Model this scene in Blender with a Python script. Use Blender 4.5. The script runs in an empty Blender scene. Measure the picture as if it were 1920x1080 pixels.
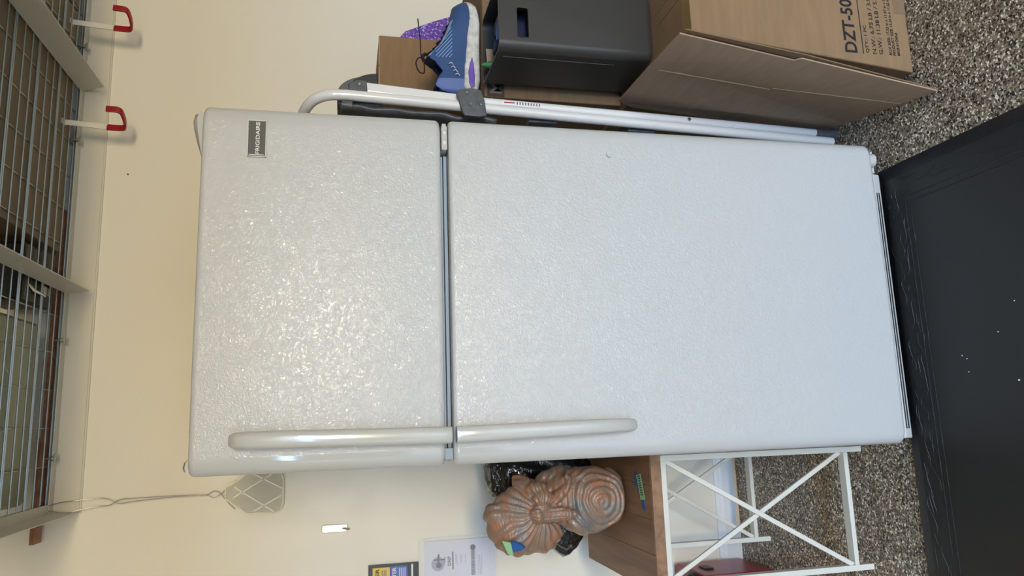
import bpy, bmesh, math, random
from mathutils import Vector, Matrix, noise
random.seed(4)
SC = bpy.context.scene
COL = SC.collection
PI = math.pi
D = 0.956          # the back wall

# ------------------------------------------------------------------ materials
def mat(name, col, rough=.5, metal=0, spec=.5, coat=0, trans=0, alpha=1):
    m = bpy.data.materials.new(name); m.use_nodes = True
    b = m.node_tree.nodes['Principled BSDF']
    b.inputs['Base Color'].default_value = (*col, 1)
    b.inputs['Roughness'].default_value = rough
    b.inputs['Metallic'].default_value = metal
    b.inputs['Specular IOR Level'].default_value = spec
    b.inputs['Coat Weight'].default_value = coat
    b.inputs['Transmission Weight'].default_value = trans
    b.inputs['Alpha'].default_value = alpha
    return m

def s2l(r, g, b):
    f = lambda c: (c/255/12.92) if c/255 <= .04045 else ((c/255+.055)/1.055)**2.4
    return (f(r), f(g), f(b))

def N(m, t, **kw):
    n = m.node_tree.nodes.new(t)
    for k, v in kw.items():
        if k in n.inputs: n.inputs[k].default_value = v
        else: setattr(n, k, v)
    return n
def L(m, a, b): m.node_tree.links.new(a, b)
def bsdf(m): return m.node_tree.nodes['Principled BSDF']
def coords(m, which='Object', scale=(1,1,1), rot=(0,0,0)):
    tc = N(m, 'ShaderNodeTexCoord'); mp = N(m, 'ShaderNodeMapping')
    mp.inputs['Scale'].default_value = scale; mp.inputs['Rotation'].default_value = rot
    L(m, tc.outputs[which], mp.inputs['Vector']); return mp.outputs['Vector']
def ramp(m, fac, stops, interp='LINEAR'):
    r = N(m, 'ShaderNodeValToRGB'); r.color_ramp.interpolation = interp
    e = r.color_ramp.elements
    while len(e) < len(stops): e.new(.5)
    for el, (p, c) in zip(e, stops): el.position = p; el.color = (*c, 1)
    L(m, fac, r.inputs['Fac']); return r.outputs['Color']
def bump(m, h, strength=.3, dist=.002, sin=None):
    b = N(m, 'ShaderNodeBump'); b.inputs['Strength'].default_value = strength; b.inputs['Distance'].default_value = dist
    L(m, h, b.inputs['Height'])
    if sin is not None: L(m, sin, b.inputs['Strength'])
    L(m, b.outputs['Normal'], bsdf(m).inputs['Normal']); return b
def noisy(m, c1, c2, scale=8, sc3=(1,1,1), lo=.35, hi=.65, detail=5, bumps=0, bdist=.001):
    v = coords(m, scale=sc3); n = N(m, 'ShaderNodeTexNoise', Scale=scale, Detail=detail)
    L(m, v, n.inputs['Vector'])
    L(m, ramp(m, n.outputs['Fac'], [(lo, c1), (hi, c2)]), bsdf(m).inputs['Base Color'])
    if bumps: bump(m, n.outputs['Fac'], bumps, bdist)
    return m

M = {}
# cream wall paint, orange peel, scuffed touch-up spots with more sheen
m = mat('wall_paint', s2l(229,222,205), .42); M['wall'] = m
v = coords(m); n = N(m, 'ShaderNodeTexNoise', Scale=110., Detail=2.); L(m, v, n.inputs['Vector'])
bump(m, n.outputs['Fac'], .10, .002)
n2 = N(m, 'ShaderNodeTexNoise', Scale=7., Detail=6., Roughness=.65); L(m, v, n2.inputs['Vector'])
L(m, ramp(m, n2.outputs['Fac'], [(.38, (.50,.50,.50)), (.66, (.33,.33,.33))]), bsdf(m).inputs['Roughness'])
M['ceiling'] = mat('ceiling_paint', s2l(190,178,155), .7)
M['trim'] = mat('trim_paint', s2l(222,222,220), .4)
# flake epoxy floor
m = mat('flake_epoxy', (.3,.28,.25), .42, coat=.12); M['floor'] = m
bsdf(m).inputs['Coat Roughness'].default_value = .3
v = coords(m); vo = N(m, 'ShaderNodeTexVoronoi', Scale=250.); vo.inputs['Randomness'].default_value = 1
nz = N(m, 'ShaderNodeTexNoise', Scale=260., Detail=2.); L(m, v, nz.inputs['Vector'])
mx = N(m, 'ShaderNodeVectorMath', operation='MULTIPLY_ADD'); L(m, nz.outputs['Color'], mx.inputs[0])
mx.inputs[1].default_value = (.006,.006,.006); L(m, v, mx.inputs[2]); L(m, mx.outputs[0], vo.inputs['Vector'])
sep = N(m, 'ShaderNodeSeparateColor'); L(m, vo.outputs['Color'], sep.inputs[0])
L(m, ramp(m, sep.outputs[0], [(0, s2l(28,24,20)), (.17, s2l(80,69,56)), (.33, s2l(130,115,95)), (.62, s2l(155,138,114)),
    (.80, s2l(204,186,156)), (.92, s2l(250,238,214))], 'CONSTANT'), bsdf(m).inputs['Base Color'])
# fridge
m = mat('fridge_enamel_plain', (.50,.485,.45), .32); M['enamel'] = m
def pebble(name, half):
    m = mat(name, (.50,.485,.45), .2)
    v = coords(m)
    n0 = N(m, 'ShaderNodeTexNoise', Scale=60., Detail=1.); L(m, v, n0.inputs['Vector'])
    a = N(m, 'ShaderNodeVectorMath', operation='MULTIPLY_ADD'); L(m, n0.outputs['Color'], a.inputs[0])
    a.inputs[1].default_value = (.012,.012,.012); L(m, v, a.inputs[2])
    n1 = N(m, 'ShaderNodeTexNoise', Scale=150., Detail=2.5, Roughness=.55, Distortion=1.0); L(m, a.outputs[0], n1.inputs['Vector'])
    sx = N(m, 'ShaderNodeSeparateXYZ'); L(m, v, sx.inputs[0])
    ab = N(m, 'ShaderNodeMath', operation='ABSOLUTE'); L(m, sx.outputs[0], ab.inputs[0])
    mr = N(m, 'ShaderNodeMapRange'); mr.inputs['From Min'].default_value = half; mr.inputs['From Max'].default_value = half+.004
    mr.inputs['To Min'].default_value = 1.0; mr.inputs['To Max'].default_value = 0; L(m, ab.outputs[0], mr.inputs['Value'])
    bsdf(m).inputs['Specular IOR Level'].default_value = .15; bsdf(m).inputs['Roughness'].default_value = .4
    bsdf(m).inputs['Coat Weight'].default_value = 1; bsdf(m).inputs['Coat Roughness'].default_value = .07
    cbm = N(m, 'ShaderNodeBump'); cbm.inputs['Distance'].default_value = .0022
    L(m, n1.outputs['Fac'], cbm.inputs['Height']); L(m, mr.outputs[0], cbm.inputs['Strength']); L(m, cbm.outputs['Normal'], bsdf(m).inputs['Coat Normal'])
    lo = N(m, 'ShaderNodeMath', operation='MULTIPLY'); lo.inputs[1].default_value = .14; L(m, mr.outputs[0], lo.inputs[0])
    bump(m, n1.outputs['Fac'], .2, .0022, lo.outputs[0])
    return m
M['pebble'] = pebble('fridge_enamel_pebbled', .343)
M['handle'] = mat('handle_plastic', (.52,.50,.45), .2, coat=.3)
M['gasket'] = mat('gasket', s2l(150,160,168), .6)
M['badge'] = mat('badge_grey', s2l(84,80,74), .55, .2)
M['silver'] = mat('silver_print', s2l(225,222,212), .3)
M['dark'] = mat('dark_void', s2l(30,30,32), .7)
M['white_metal'] = mat('white_powder_coat', s2l(214,209,194), .42)
M['rack'] = mat('rack_powder_coat', s2l(205,200,185), .35)
M['zinc'] = mat('zinc_wire', s2l(165,170,165), .35, .85)
M['red'] = mat('red_vinyl', s2l(150,20,32), .35)
M['ladder_white'] = mat('ladder_white_tube', s2l(222,218,212), .25, coat=.4)
M['ladder_grey'] = noisy(mat('ladder_grey_plastic', s2l(78,80,80), .45), s2l(68,70,70), s2l(84,86,86), 60)
M['ladder_tray'] = mat('ladder_tray_plastic', s2l(86,88,86), .5)
M['black_plastic'] = mat('black_plastic', s2l(24,26,26), .45)
M['steel'] = mat('brushed_steel', s2l(215,215,215), .2, 1)
def cardboard(name, c, rough=.8):
    m = mat(name, c, rough, spec=.25)
    v = coords(m, scale=(1,1,7)); n = N(m, 'ShaderNodeTexNoise', Scale=9., Detail=6.); L(m, v, n.inputs['Vector'])
    c2 = tuple(x*.86 for x in c)
    L(m, ramp(m, n.outputs['Fac'], [(.3, c2), (.7, c)]), bsdf(m).inputs['Base Color'])
    w = N(m, 'ShaderNodeTexWave', Scale=45.); w.bands_direction = 'Z'; L(m, coords(m), w.inputs['Vector'])
    bump(m, w.outputs['Fac'], .04, .001)
    return m
M['card'] = cardboard('cardboard_tan', (.275,.165,.082))
M['card_dark'] = cardboard('cardboard_brown', (.225,.140,.075))
M['card_grey'] = cardboard('cardboard_grey_brown', (.42,.285,.19))
M['card_edge'] = mat('cardboard_edge', s2l(168,140,108), .9)
M['tape'] = mat('packing_tape', s2l(185,145,90), .15, coat=.5, alpha=.55)
M['ink'] = mat('black_ink', s2l(18,18,22), .7)
M['bin'] = mat('dark_grey_bin', s2l(62,59,55), .36, .1)
M['bin_in'] = mat('bin_inside', s2l(25,27,27), .6)
M['mat'] = mat('rubber_mat', s2l(25,26,26), .5); m = M['mat']
v = coords(m); n = N(m, 'ShaderNodeTexNoise', Scale=350., Detail=2.); L(m, v, n.inputs['Vector']); bump(m, n.outputs['Fac'], .12, .001)
M['mat_rim'] = mat('rubber_mat_rim', s2l(24,27,32), .45); m = M['mat_rim']
n = N(m, 'ShaderNodeTexNoise', Scale=22., Detail=4., Distortion=2.5); L(m, coords(m, scale=(1,4,1)), n.inputs['Vector']); bump(m, n.outputs['Fac'], .35, .004)
M['lint'] = mat('white_lint', s2l(210,210,205), .9)
# planks
def planks(name, c1, c2, seam=None):
    m = mat(name, c1, .5)
    v = coords(m, scale=(22,1.6,22)); n = N(m, 'ShaderNodeTexNoise', Scale=1.6, Detail=7., Distortion=.4); L(m, v, n.inputs['Vector'])
    L(m, ramp(m, n.outputs['Fac'], [(.3, c1), (.7, c2)]), bsdf(m).inputs['Base Color'])
    bump(m, n.outputs['Fac'], .1, .001)
    return m
M['wood'] = planks('brown_wood', s2l(118,84,58), s2l(158,118,84))
M['wood_red'] = planks('reddish_wood', s2l(120,78,55), s2l(165,110,78))
M['blue_tape'] = mat('blue_painters_tape', s2l(38,88,150), .6)
M['green_tag'] = mat('green_tag', s2l(150,195,140), .6)
# sculpture
m = mat('mottled_resin', s2l(160,115,90), .42, coat=.15); M['sculpt'] = m
v = coords(m); n = N(m, 'ShaderNodeTexNoise', Scale=9., Detail=5., Distortion=.8); L(m, v, n.inputs['Vector'])
L(m, ramp(m, n.outputs['Fac'], [(.34, s2l(112,108,104)), (.44, s2l(136,116,98)), (.50, s2l(150,106,78)), (.56, s2l(128,110,94)), (.64, s2l(166,112,80)), (.72, s2l(140,122,104))]), bsdf(m).inputs['Base Color'])
wv = N(m, 'ShaderNodeTexWave', Scale=30., Distortion=12., Detail=3.); wv.wave_type = 'RINGS'; wv.inputs['Detail Scale'].default_value = 1.2
L(m, v, wv.inputs['Vector']); bump(m, wv.outputs['Fac'], .25, .002)
# bag
m = mat('black_bag_plastic', s2l(10,12,16), .16, coat=.6); M['bag'] = m
n = N(m, 'ShaderNodeTexNoise', Scale=16., Detail=3., Distortion=2.); L(m, coords(m, scale=(1,1,2)), n.inputs['Vector']); bump(m, n.outputs['Fac'], .7, .012)
# shoe
m = mat('shoe_mesh_blue', s2l(52,84,130), .7); M['shoe'] = m
v = coords(m); sx = N(m, 'ShaderNodeSeparateXYZ'); L(m, v, sx.inputs[0])
a = N(m, 'ShaderNodeMath', operation='MULTIPLY_ADD'); a.inputs[1].default_value = 1.15; L(m, sx.outputs[2], a.inputs[0]); L(m, sx.outputs[0], a.inputs[2])
s = N(m, 'ShaderNodeMath', operation='MULTIPLY'); s.inputs[1].default_value = 85; L(m, a.outputs[0], s.inputs[0])
fr = N(m, 'ShaderNodeMath', operation='FRACT'); L(m, s.outputs[0], fr.inputs[0])
lt = N(m, 'ShaderNodeMath', operation='LESS_THAN'); lt.inputs[1].default_value = .20; L(m, fr.outputs[0], lt.inputs[0])
def band(axis, lo, hi):
    g = N(m, 'ShaderNodeMath', operation='GREATER_THAN'); g.inputs[1].default_value = lo; L(m, sx.outputs[axis], g.inputs[0])
    h = N(m, 'ShaderNodeMath', operation='LESS_THAN'); h.inputs[1].default_value = hi; L(m, sx.outputs[axis], h.inputs[0])
    p = N(m, 'ShaderNodeMath', operation='MULTIPLY'); L(m, g.outputs[0], p.inputs[0]); L(m, h.outputs[0], p.inputs[1]); return p.outputs[0]
p1 = N(m, 'ShaderNodeMath', operation='MULTIPLY'); L(m, band(0, -.045, .045), p1.inputs[0]); L(m, band(2, .052, .098), p1.inputs[1])
p2 = N(m, 'ShaderNodeMath', operation='MULTIPLY'); L(m, p1.outputs[0], p2.inputs[0]); L(m, lt.outputs[0], p2.inputs[1])
mixc = N(m, 'ShaderNodeMix', data_type='RGBA'); mixc.inputs[6].default_value = (*s2l(46,76,122),1); mixc.inputs[7].default_value = (*s2l(150,185,220),1)
L(m, p2.outputs[0], mixc.inputs[0]); L(m, mixc.outputs[2], bsdf(m).inputs['Base Color'])
n = N(m, 'ShaderNodeTexNoise', Scale=500.); L(m, v, n.inputs['Vector']); bump(m, n.outputs['Fac'], .3, .001)
M['shoe_navy'] = mat('shoe_lining_navy', s2l(20,22,50), .85)
M['shoe_heel'] = mat('shoe_heel_blue', s2l(92,112,165), .6)
M['shoe_light'] = mat('shoe_eyelet_blue', s2l(138,160,205), .6)
M['shoe_sole'] = noisy(mat('shoe_midsole', s2l(218,216,206), .6), s2l(190,188,178), s2l(225,222,214), 60)
M['shoe_purple'] = mat('shoe_gel_purple', s2l(125,95,180), .3)
M['lace'] = mat('shoe_lace', s2l(22,20,32), .8)
M['shoe2'] = mat('second_shoe_dark_blue', s2l(16,24,52), .7)
m = mat('purple_glitter', s2l(105,62,165), .4); M['glitter'] = m
vo = N(m, 'ShaderNodeTexVoronoi', Scale=260.); L(m, coords(m), vo.inputs['Vector'])
sep = N(m, 'ShaderNodeSeparateColor'); L(m, vo.outputs['Color'], sep.inputs[0])
L(m, ramp(m, sep.outputs[0], [(0, s2l(82,48,140)), (.45, s2l(112,72,170)), (.88, s2l(190,165,220))], 'CONSTANT'), bsdf(m).inputs['Base Color'])
M['green'] = mat('green_fabric', s2l(70,130,72), .7)
M['paper'] = mat('white_paper', s2l(216,214,222), .55)
M['clear'] = mat('clear_plastic', (.95,.95,.97), .08, trans=.0, alpha=.16)
M['mesh_plastic'] = mat('swatter_plastic', s2l(240,234,210), .45)
M['wire_grey'] = mat('swatter_wire', s2l(150,148,150), .35, .8)
M['yellow'] = mat('yellow_print', s2l(215,185,80), .4)
M['blue'] = mat('blue_print', s2l(70,105,175), .4)
M['booklet'] = mat('booklet_black', s2l(60,60,58), .25)
M['print_grey'] = mat('grey_print', s2l(95,95,100), .6)
M['print_mid'] = mat('light_grey_print', s2l(165,165,172), .6)
M['storage_brown'] = cardboard('storage_box_brown', s2l(140,122,98))
M['tote'] = mat('cloudy_tote_plastic', s2l(150,152,125), .35)
M['black_case'] = mat('black_case_plastic', s2l(22,22,22), .4)
M['paint_red'] = mat('red_paint', s2l(150,18,30), .3)
M['lamp'] = mat('lamp_housing', s2l(230,230,228), .4)

# ------------------------------------------------------------------ builders (all coordinates in world space)
ORG = {}                                    # world origin of every object
def root(name, loc, label, cat, group=None):
    o = bpy.data.objects.new(name, None); COL.objects.link(o); o.location = loc; o.empty_display_size = .05
    ORG[o] = Vector(loc); tag(o, label, cat, group); return o
def tag(o, label=None, cat=None, group=None, kind=None):
    if label: o['label'] = label
    if cat: o['category'] = cat
    if group: o['group'] = group
    if kind: o['kind'] = kind
    return o
def link_mesh(name, me, parent=None):
    vs = me.vertices
    if len(vs):
        xs = [v.co.x for v in vs]; ys = [v.co.y for v in vs]; zs = [v.co.z for v in vs]
        c = Vector(((min(xs)+max(xs))/2, (min(ys)+max(ys))/2, min(zs)))
    else: c = Vector()
    me.transform(Matrix.Translation(-c))
    o = bpy.data.objects.new(name, me); COL.objects.link(o); ORG[o] = c
    if parent is not None: o.parent = parent; o.location = c - ORG[parent]
    else: o.location = c
    return o
def done(name, bm, ms, parent=None, smooth=False, bevel=0, recalc=True):
    if recalc: bmesh.ops.recalc_face_normals(bm, faces=bm.faces)
    me = bpy.data.meshes.new(name); bm.to_mesh(me); bm.free()
    for x in (ms if isinstance(ms, (list, tuple)) else [ms]): me.materials.append(x)
    if smooth:
        for p in me.polygons: p.use_smooth = True
    o = link_mesh(name, me, parent)
    if bevel:
        b = o.modifiers.new('bevel', 'BEVEL'); b.width = bevel; b.segments = 3; b.limit_method = 'ANGLE'; b.angle_limit = .6
    if smooth and smooth != 'all':
        try: me.set_sharp_from_angle(angle=math.radians(40))
        except Exception: pass
    return o
def bm_box(bm, x, y, z, mi=0):
    vs = [bm.verts.new((a, b, c)) for a in x for b in y for c in z]
    for f in ((0,1,3,2),(4,6,7,5),(0,4,5,1),(2,3,7,6),(0,2,6,4),(1,5,7,3)):
        bm.faces.new([vs[i] for i in f]).material_index = mi
    return vs
def box(name, x, y, z, m, parent=None, bevel=.0015, smooth=False):
    bm = bmesh.new(); bm_box(bm, x, y, z); return done(name, bm, m, parent, smooth, bevel)
def frames(pts):
    pts = [Vector(p) for p in pts]; out = []; up = None
    for i, p in enumerate(pts):
        t = (pts[min(i+1, len(pts)-1)] - pts[max(i-1, 0)]).normalized()
        if up is None:
            up = Vector((0,0,1)) if abs(t.z) < .9 else Vector((0,1,0))
        s = t.cross(up).normalized(); up = s.cross(t).normalized(); out.append((p, s, up, t))
    return out
def bm_tube(bm, pts, r, seg=12, mi=0, sq=None):
    rs = r if isinstance(r, (list, tuple)) else [r]*len(pts)
    rings = []
    for (p, s, u, t), rr in zip(frames(pts), rs):
        rings.append([bm.verts.new(p + (s*math.cos(a)+u*math.sin(a))*rr) for a in [2*PI*k/seg for k in range(seg)]])
    for a, b in zip(rings, rings[1:]):
        for k in range(seg): bm.faces.new((a[k], a[(k+1)%seg], b[(k+1)%seg], b[k])).material_index = mi
    bm.faces.new(rings[0][::-1]).material_index = mi; bm.faces.new(rings[-1]).material_index = mi
def tube(name, pts, r, m, parent=None, seg=14):
    bm = bmesh.new(); bm_tube(bm, pts, r, seg); return done(name, bm, m, parent, True)
def bm_bar(bm, p0, p1, w, d, n=(0,1,0)):
    """rectangular bar p0->p1, w across, d along n"""
    p0, p1, n = Vector(p0), Vector(p1), Vector(n).normalized(); t = (p1-p0).normalized(); s = t.cross(n).normalized()*w/2; n = n*d/2
    vs = [bm.verts.new(p + a*s + b*n) for p in (p0, p1) for a, b in ((-1,-1),(1,-1),(1,1),(-1,1))]
    for f in ((0,1,2,3),(7,6,5,4),(0,4,5,1),(1,5,6,2),(2,6,7,3),(3,7,4,0)): bm.faces.new([vs[i] for i in f])
def bar(name, p0, p1, w, d, m, parent=None, n=(0,1,0), bevel=.001):
    bm = bmesh.new(); bm_bar(bm, p0, p1, w, d, n); return done(name, bm, m, parent, False, bevel)
def smoothpath(pts, n=6):
    pts = [Vector(p) for p in pts]; P = [pts[0]*2-pts[1]] + pts + [pts[-1]*2-pts[-2]]; out = []
    for i in range(1, len(P)-2):
        a, b, c, d = P[i-1:i+3]
        for k in range(n):
            t = k/n
            out.append(.5*((2*b)+(c-a)*t+(2*a-5*b+4*c-d)*t*t+(3*b-a-3*c+d)*t**3))
    out.append(pts[-1]); return out
def prism(name, poly, axis, lo, hi, m, parent=None, bevel=.001, smooth=False):
    """polygon (2D) extruded along axis"""
    bm = bmesh.new(); rings = []
    for h in (lo, hi):
        r = []
        for a, b in poly:
            r.append(bm.verts.new({'x': (h,a,b), 'y': (a,h,b), 'z': (a,b,h)}[axis]))
        rings.append(r)
    k = len(poly)
    bm.faces.new(rings[0]); bm.faces.new(rings[1][::-1])
    for i in range(k): bm.faces.new((rings[0][i], rings[0][(i+1)%k], rings[1][(i+1)%k], rings[1][i]))
    return done(name, bm, m, parent, smooth, bevel)
def rrect(x0, x1, z0, z1, r, n=5):
    out = []
    for cx, cz, a0 in ((x1-r,z1-r,0),(x0+r,z1-r,PI/2),(x0+r,z0+r,PI),(x1-r,z0+r,1.5*PI)):
        for k in range(n+1): a = a0+PI/2*k/n; out.append((cx+r*math.cos(a), cz+r*math.sin(a)))
    return out
def loft(name, rings, m, parent=None, cap=True, smooth=True, mis=None, closed=True):
    bm = bmesh.new(); R = [[bm.verts.new(p) for p in r] for r in rings]
    k = len(R[0])
    for i, (a, b) in enumerate(zip(R, R[1:])):
        for j in range(k if closed else k-1):
            f = bm.faces.new((a[j], a[(j+1)%k], b[(j+1)%k], b[j]))
            if mis: f.material_index = mis(i, j)
    if cap: bm.faces.new(R[0][::-1]); bm.faces.new(R[-1])
    return done(name, bm, m, parent, smooth)
def text(name, body, x, z, y, m, parent, bold=0, depth=.0006, xz='x', flip=1):
    """text fitted into x range and z range on a plane facing -y"""
    cu = bpy.data.curves.new('t', 'FONT'); cu.body = body; cu.size = 1; cu.offset = bold; cu.extrude = .01
    cu.resolution_u = 3
    to = bpy.data.objects.new('t', cu); COL.objects.link(to)
    bpy.context.view_layer.update()
    me = bpy.data.meshes.new_from_object(to.evaluated_get(bpy.context.evaluated_depsgraph_get()))
    bpy.data.objects.remove(to)
    xs = [v.co.x for v in me.vertices]; ys = [v.co.y for v in me.vertices]
    x0, x1, y0, y1 = min(xs), max(xs), min(ys), max(ys)
    for v in me.vertices:
        a = (v.co.x-x0)/(x1-x0); b = (v.co.y-y0)/(y1-y0); c = v.co.z
        if xz == 'x': v.co = (x[0]+a*(x[1]-x[0]), y - depth*(c > 0), z[0]+b*(z[1]-z[0]))
        else: v.co = (x[0]+a*(x[1]-x[0]), z[0]+b*(z[1]-z[0]), y + depth*(c > 0))
    me.materials.clear(); me.materials.append(m)
    return link_mesh(name, me, parent)

# ------------------------------------------------------------------ room
def struct(name, x, y, z, m): return tag(box(name, x, y, z, m, None, 0), kind='structure')
XL, XR, YB, H = -2.6, 3.4, -5.6, 2.78
struct('floor', (XL,XR), (YB,D), (-.1,0), M['floor'])
struct('wall_back', (XL,XR), (D,D+.12), (0,H), M['wall'])
struct('wall_left', (XL-.12,XL), (YB,D), (0,H), M['wall'])
struct('wall_right', (XR,XR+.12), (YB,D), (0,H), M['wall'])
struct('ceiling', (XL-.12,XR+.12), (YB-.12,D+.12), (H,H+.1), M['ceiling'])
bm = bmesh.new()
bm_box(bm, (XL,-2.2), (YB-.12,YB), (0,H)); bm_box(bm, (1.9,XR), (YB-.12,YB), (0,H)); bm_box(bm, (-2.2,1.9), (YB-.12,YB), (2.15,H))
tag(done('wall_front', bm, M['wall']), kind='structure')
prof = [(D,0),(D-.014,0),(D-.014,.058),(D-.010,.066),(D-.009,.072),(D-.004,.082),(D,.084)]
bm = bmesh.new(); r0 = [bm.verts.new((XL,a,b)) for a,b in prof]; r1 = [bm.verts.new((XR,a,b)) for a,b in prof]
for i in range(len(prof)-1): bm.faces.new((r0[i],r0[i+1],r1[i+1],r1[i]))
tag(done('baseboard_back', bm, M['trim']), kind='structure')

# ------------------------------------------------------------------ refrigerator
fr = root('refrigerator', (0,.4,0), 'large white top-freezer refrigerator with pebbled doors against the cream wall', 'refrigerator')
def door_profile(inset=0):
    W = .38-inset; pts = []
    # front slightly bowed, rolled sides, back at y=.062
    for k in range(9): a = k/8*PI/2; pts.append((-W+.030*(1-math.cos(a)) if 0 else -W+.030-.030*math.cos(a), .022-.020*math.sin(a)+inset*.6))
    for k in range(1,16):
        x = -W+.030 + (2*W-.060)*k/16; pts.append((x, .002-.004*(1-(x/.35)**2)+inset*.6))
    for k in range(8,-1,-1): a = k/8*PI/2; pts.append((W-.030+.030*math.cos(a), .022-.020*math.sin(a)+inset*.6))
    pts += [(W,.060),(-W,.060)]
    return pts
def door(name, z0, z1, rt=.012, corner=0):
    rings = []
    for k in range(6): a = k/5*PI/2; rings.append((z0+rt*(1-math.sin(a)) if 0 else z0+rt-rt*math.sin(PI/2-a), rt*(1-math.sin(a))*.9))
    for k in range(5,-1,-1): a = k/5*PI/2; rings.append((z1-rt+rt*math.sin(PI/2-a), rt*(1-math.sin(a))*.9))
    R = [[(x,y,z) for x,y in door_profile(i)] for z,i in rings]
    return loft(name, R, M['pebble'], fr)
fz = door('freezer_door', 1.184, 1.680)
fd = door('refrigerator_door', .0685, 1.166)
box('cabinet', (-.374,.374), (.078,.80), (.05,1.672), M['enamel'], fr, .004)
box('door_gasket', (-.360,.360), (.0605,.0775), (1.196,1.664), M['gasket'], fr, .002)
box('door_gasket', (-.360,.360), (.0605,.0775), (.085,1.152), M['gasket'], fr, .002)
bm = bmesh.new(); bm_box(bm, (-.356,.300), (.030,.056), (1.1675,1.1750)); bm_box(bm, (-.356,.300), (.034,.056), (1.1765,1.1825))
done('divider_trim', bm, M['gasket'], fr, False, .001)
bm = bmesh.new(); bm_box(bm, (.306,.362), (.004,.075), (1.1685,1.1815)); bm_box(bm, (.362,.370), (.010,.075), (1.170,1.1795))
hg = done('middle_hinge', bm, M['handle'], fr, False, .002)
for hx in (.322,.345):
    box('hinge_screw', (hx-.004,hx+.004), (.0025,.005), (1.1715,1.1785), M['white_metal'], hg, .001)
bm = bmesh.new(); bm_box(bm, (-.368,-.345), (.016,.056), (1.1665,1.1835)); done('door_stop', bm, M['gasket'], fr, False, .001)
# hinge cover on the top right corner, small cap on the left
bm = bmesh.new()
prof = [(.262,.0),(.300,.013),(.335,.022),(.352,.024),(.364,.021),(.369,.012),(.369,0)]
done_rings = []
rg = [[(x,y,1.6805+h*s) for x,h in prof] for y,s in ((.020,.55),(.027,.9),(.036,1),(.10,1),(.14,.4))]
bm.free(); loft('hinge_cover', rg, M['handle'], fr)
rg = [[(x,y,1.6805+h*s) for x,h in ((-.372,0),(-.370,.010),(-.362,.013),(-.352,.010),(-.342,0))] for y,s in ((.022,.6),(.03,1),(.08,1),(.09,.5))]
loft('corner_cap', rg, M['handle'], fr)
# base grille and feet
bm = bmesh.new(); poly = [(.038,.026),(.029,.030),(.024,.050),(.029,.0665),(.070,.066),(.070,.020)]
rr = [[bm.verts.new((x,a,b)) for a,b in poly] for x in (-.368,.306)]
for i in range(len(poly)): bm.faces.new((rr[0][i], rr[0][(i+1)%6], rr[1][(i+1)%6], rr[1][i]))
bm.faces.new(rr[0]); bm.faces.new(rr[1][::-1])
kg = done('base_grille', bm, M['enamel'], fr, False, .002)
box('grille_slot', (-.345,.255), (.0245,.032), (.0375,.0405), M['dark'], kg, .0005)
box('grille_slot', (-.345,.255), (.0228,.032), (.0455,.0480), M['dark'], kg, .0005)
tube('bottom_hinge', [(.343,.030,.046),(.343,.030,.067)], .019, M['handle'], fr, 20)
box('hinge_plate', (.310,.370), (.030,.10), (.040,.047), M['enamel'], fr, .002)
for fx in (-.33,.345):
    for fy in (.10,.74): tube('foot', [(fx,fy,0),(fx,fy,.012),(fx,fy,.055)], [.02,.016,.014], M['black_plastic'], fr, 12)
tube('hole_plug', [(.312,-.0008,.788),(.312,-.0032,.788)], .0065, M['enamel'], fr, 20)
# handles
def handle_rings(stations, n=20):
    R = []
    for z, x, yc, w, t in stations:
        ring = []
        for k in range(n):
            a = 2*PI*k/n; c, s = math.cos(a), math.sin(a)
            ring.append((x+w/2*math.copysign(abs(c)**.75, c), yc+t/2*math.copysign(abs(s)**.75, s), z))
        R.append(ring)
    return R
st = [(1.176,-.317,-.034,.0335,.026),(1.184,-.3172,-.036,.034,.027)]
for k in range(1,10): st.append((1.184+.035*k,-.3172+.0004*k,-.037-.004*math.sin(k/10*PI),.034,.027))
st += [(1.540,-.3135,-.037,.034,.027),(1.565,-.3133,-.033,.0335,.030),(1.585,-.3131,-.026,.032,.036),(1.597,-.313,-.018,.029,.034),(1.603,-.313,-.012,.022,.026),(1.605,-.313,-.010,.014,.016)]
loft('door_handle', handle_rings(st), M['handle'], fz)
box('handle_foot', (-.328,-.306), (-.022,.002), (1.186,1.205), M['handle'], fz, .003)
st = [(1.166,-.317,-.034,.0335,.026),(1.150,-.317,-.036,.034,.027)]
for k in range(1,9): st.append((1.150-.034*k,-.317+.0007*k,-.037-.003*math.sin(k/9*PI),.034-.0004*k,.027))
st += [(.855,-.3112,-.036,.030,.026),(.830,-.3110,-.032,.030,.027),(.805,-.311,-.026,.029,.028),(.785,-.311,-.019,.028,.028),(.772,-.311,-.012,.024,.024),(.766,-.311,-.008,.017,.018),(.764,-.311,-.006,.008,.010)]
loft('door_handle', handle_rings(st[::-1]), M['handle'], fd)
box('handle_foot', (-.328,-.306), (-.022,.002), (1.138,1.157), M['handle'], fd, .003)
# badge
b = box('badge', (.2675,.3455), (-.0045,.0015), (1.5535,1.5885), M['badge'], fz, .0008)
bm = bmesh.new()
for x,z in (((.2665,.3465),(1.5525,1.5537)),((.2665,.3465),(1.5883,1.5895)),((.2665,.2677),(1.5525,1.5895)),((.3453,.3465),(1.5525,1.5895))): bm_box(bm, x, (-.0052,.0015), z)
done('badge_frame', bm, M['silver'], b, False, 0)
text('lettering', 'FRIGIDAIRE', (.2728,.3430), (1.5655,1.5735), -.0046, M['silver'], b, .012)
box('badge_line', (.2700,.2712), (-.0052,-.004), (1.556,1.586), M['silver'], b, 0)

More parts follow.
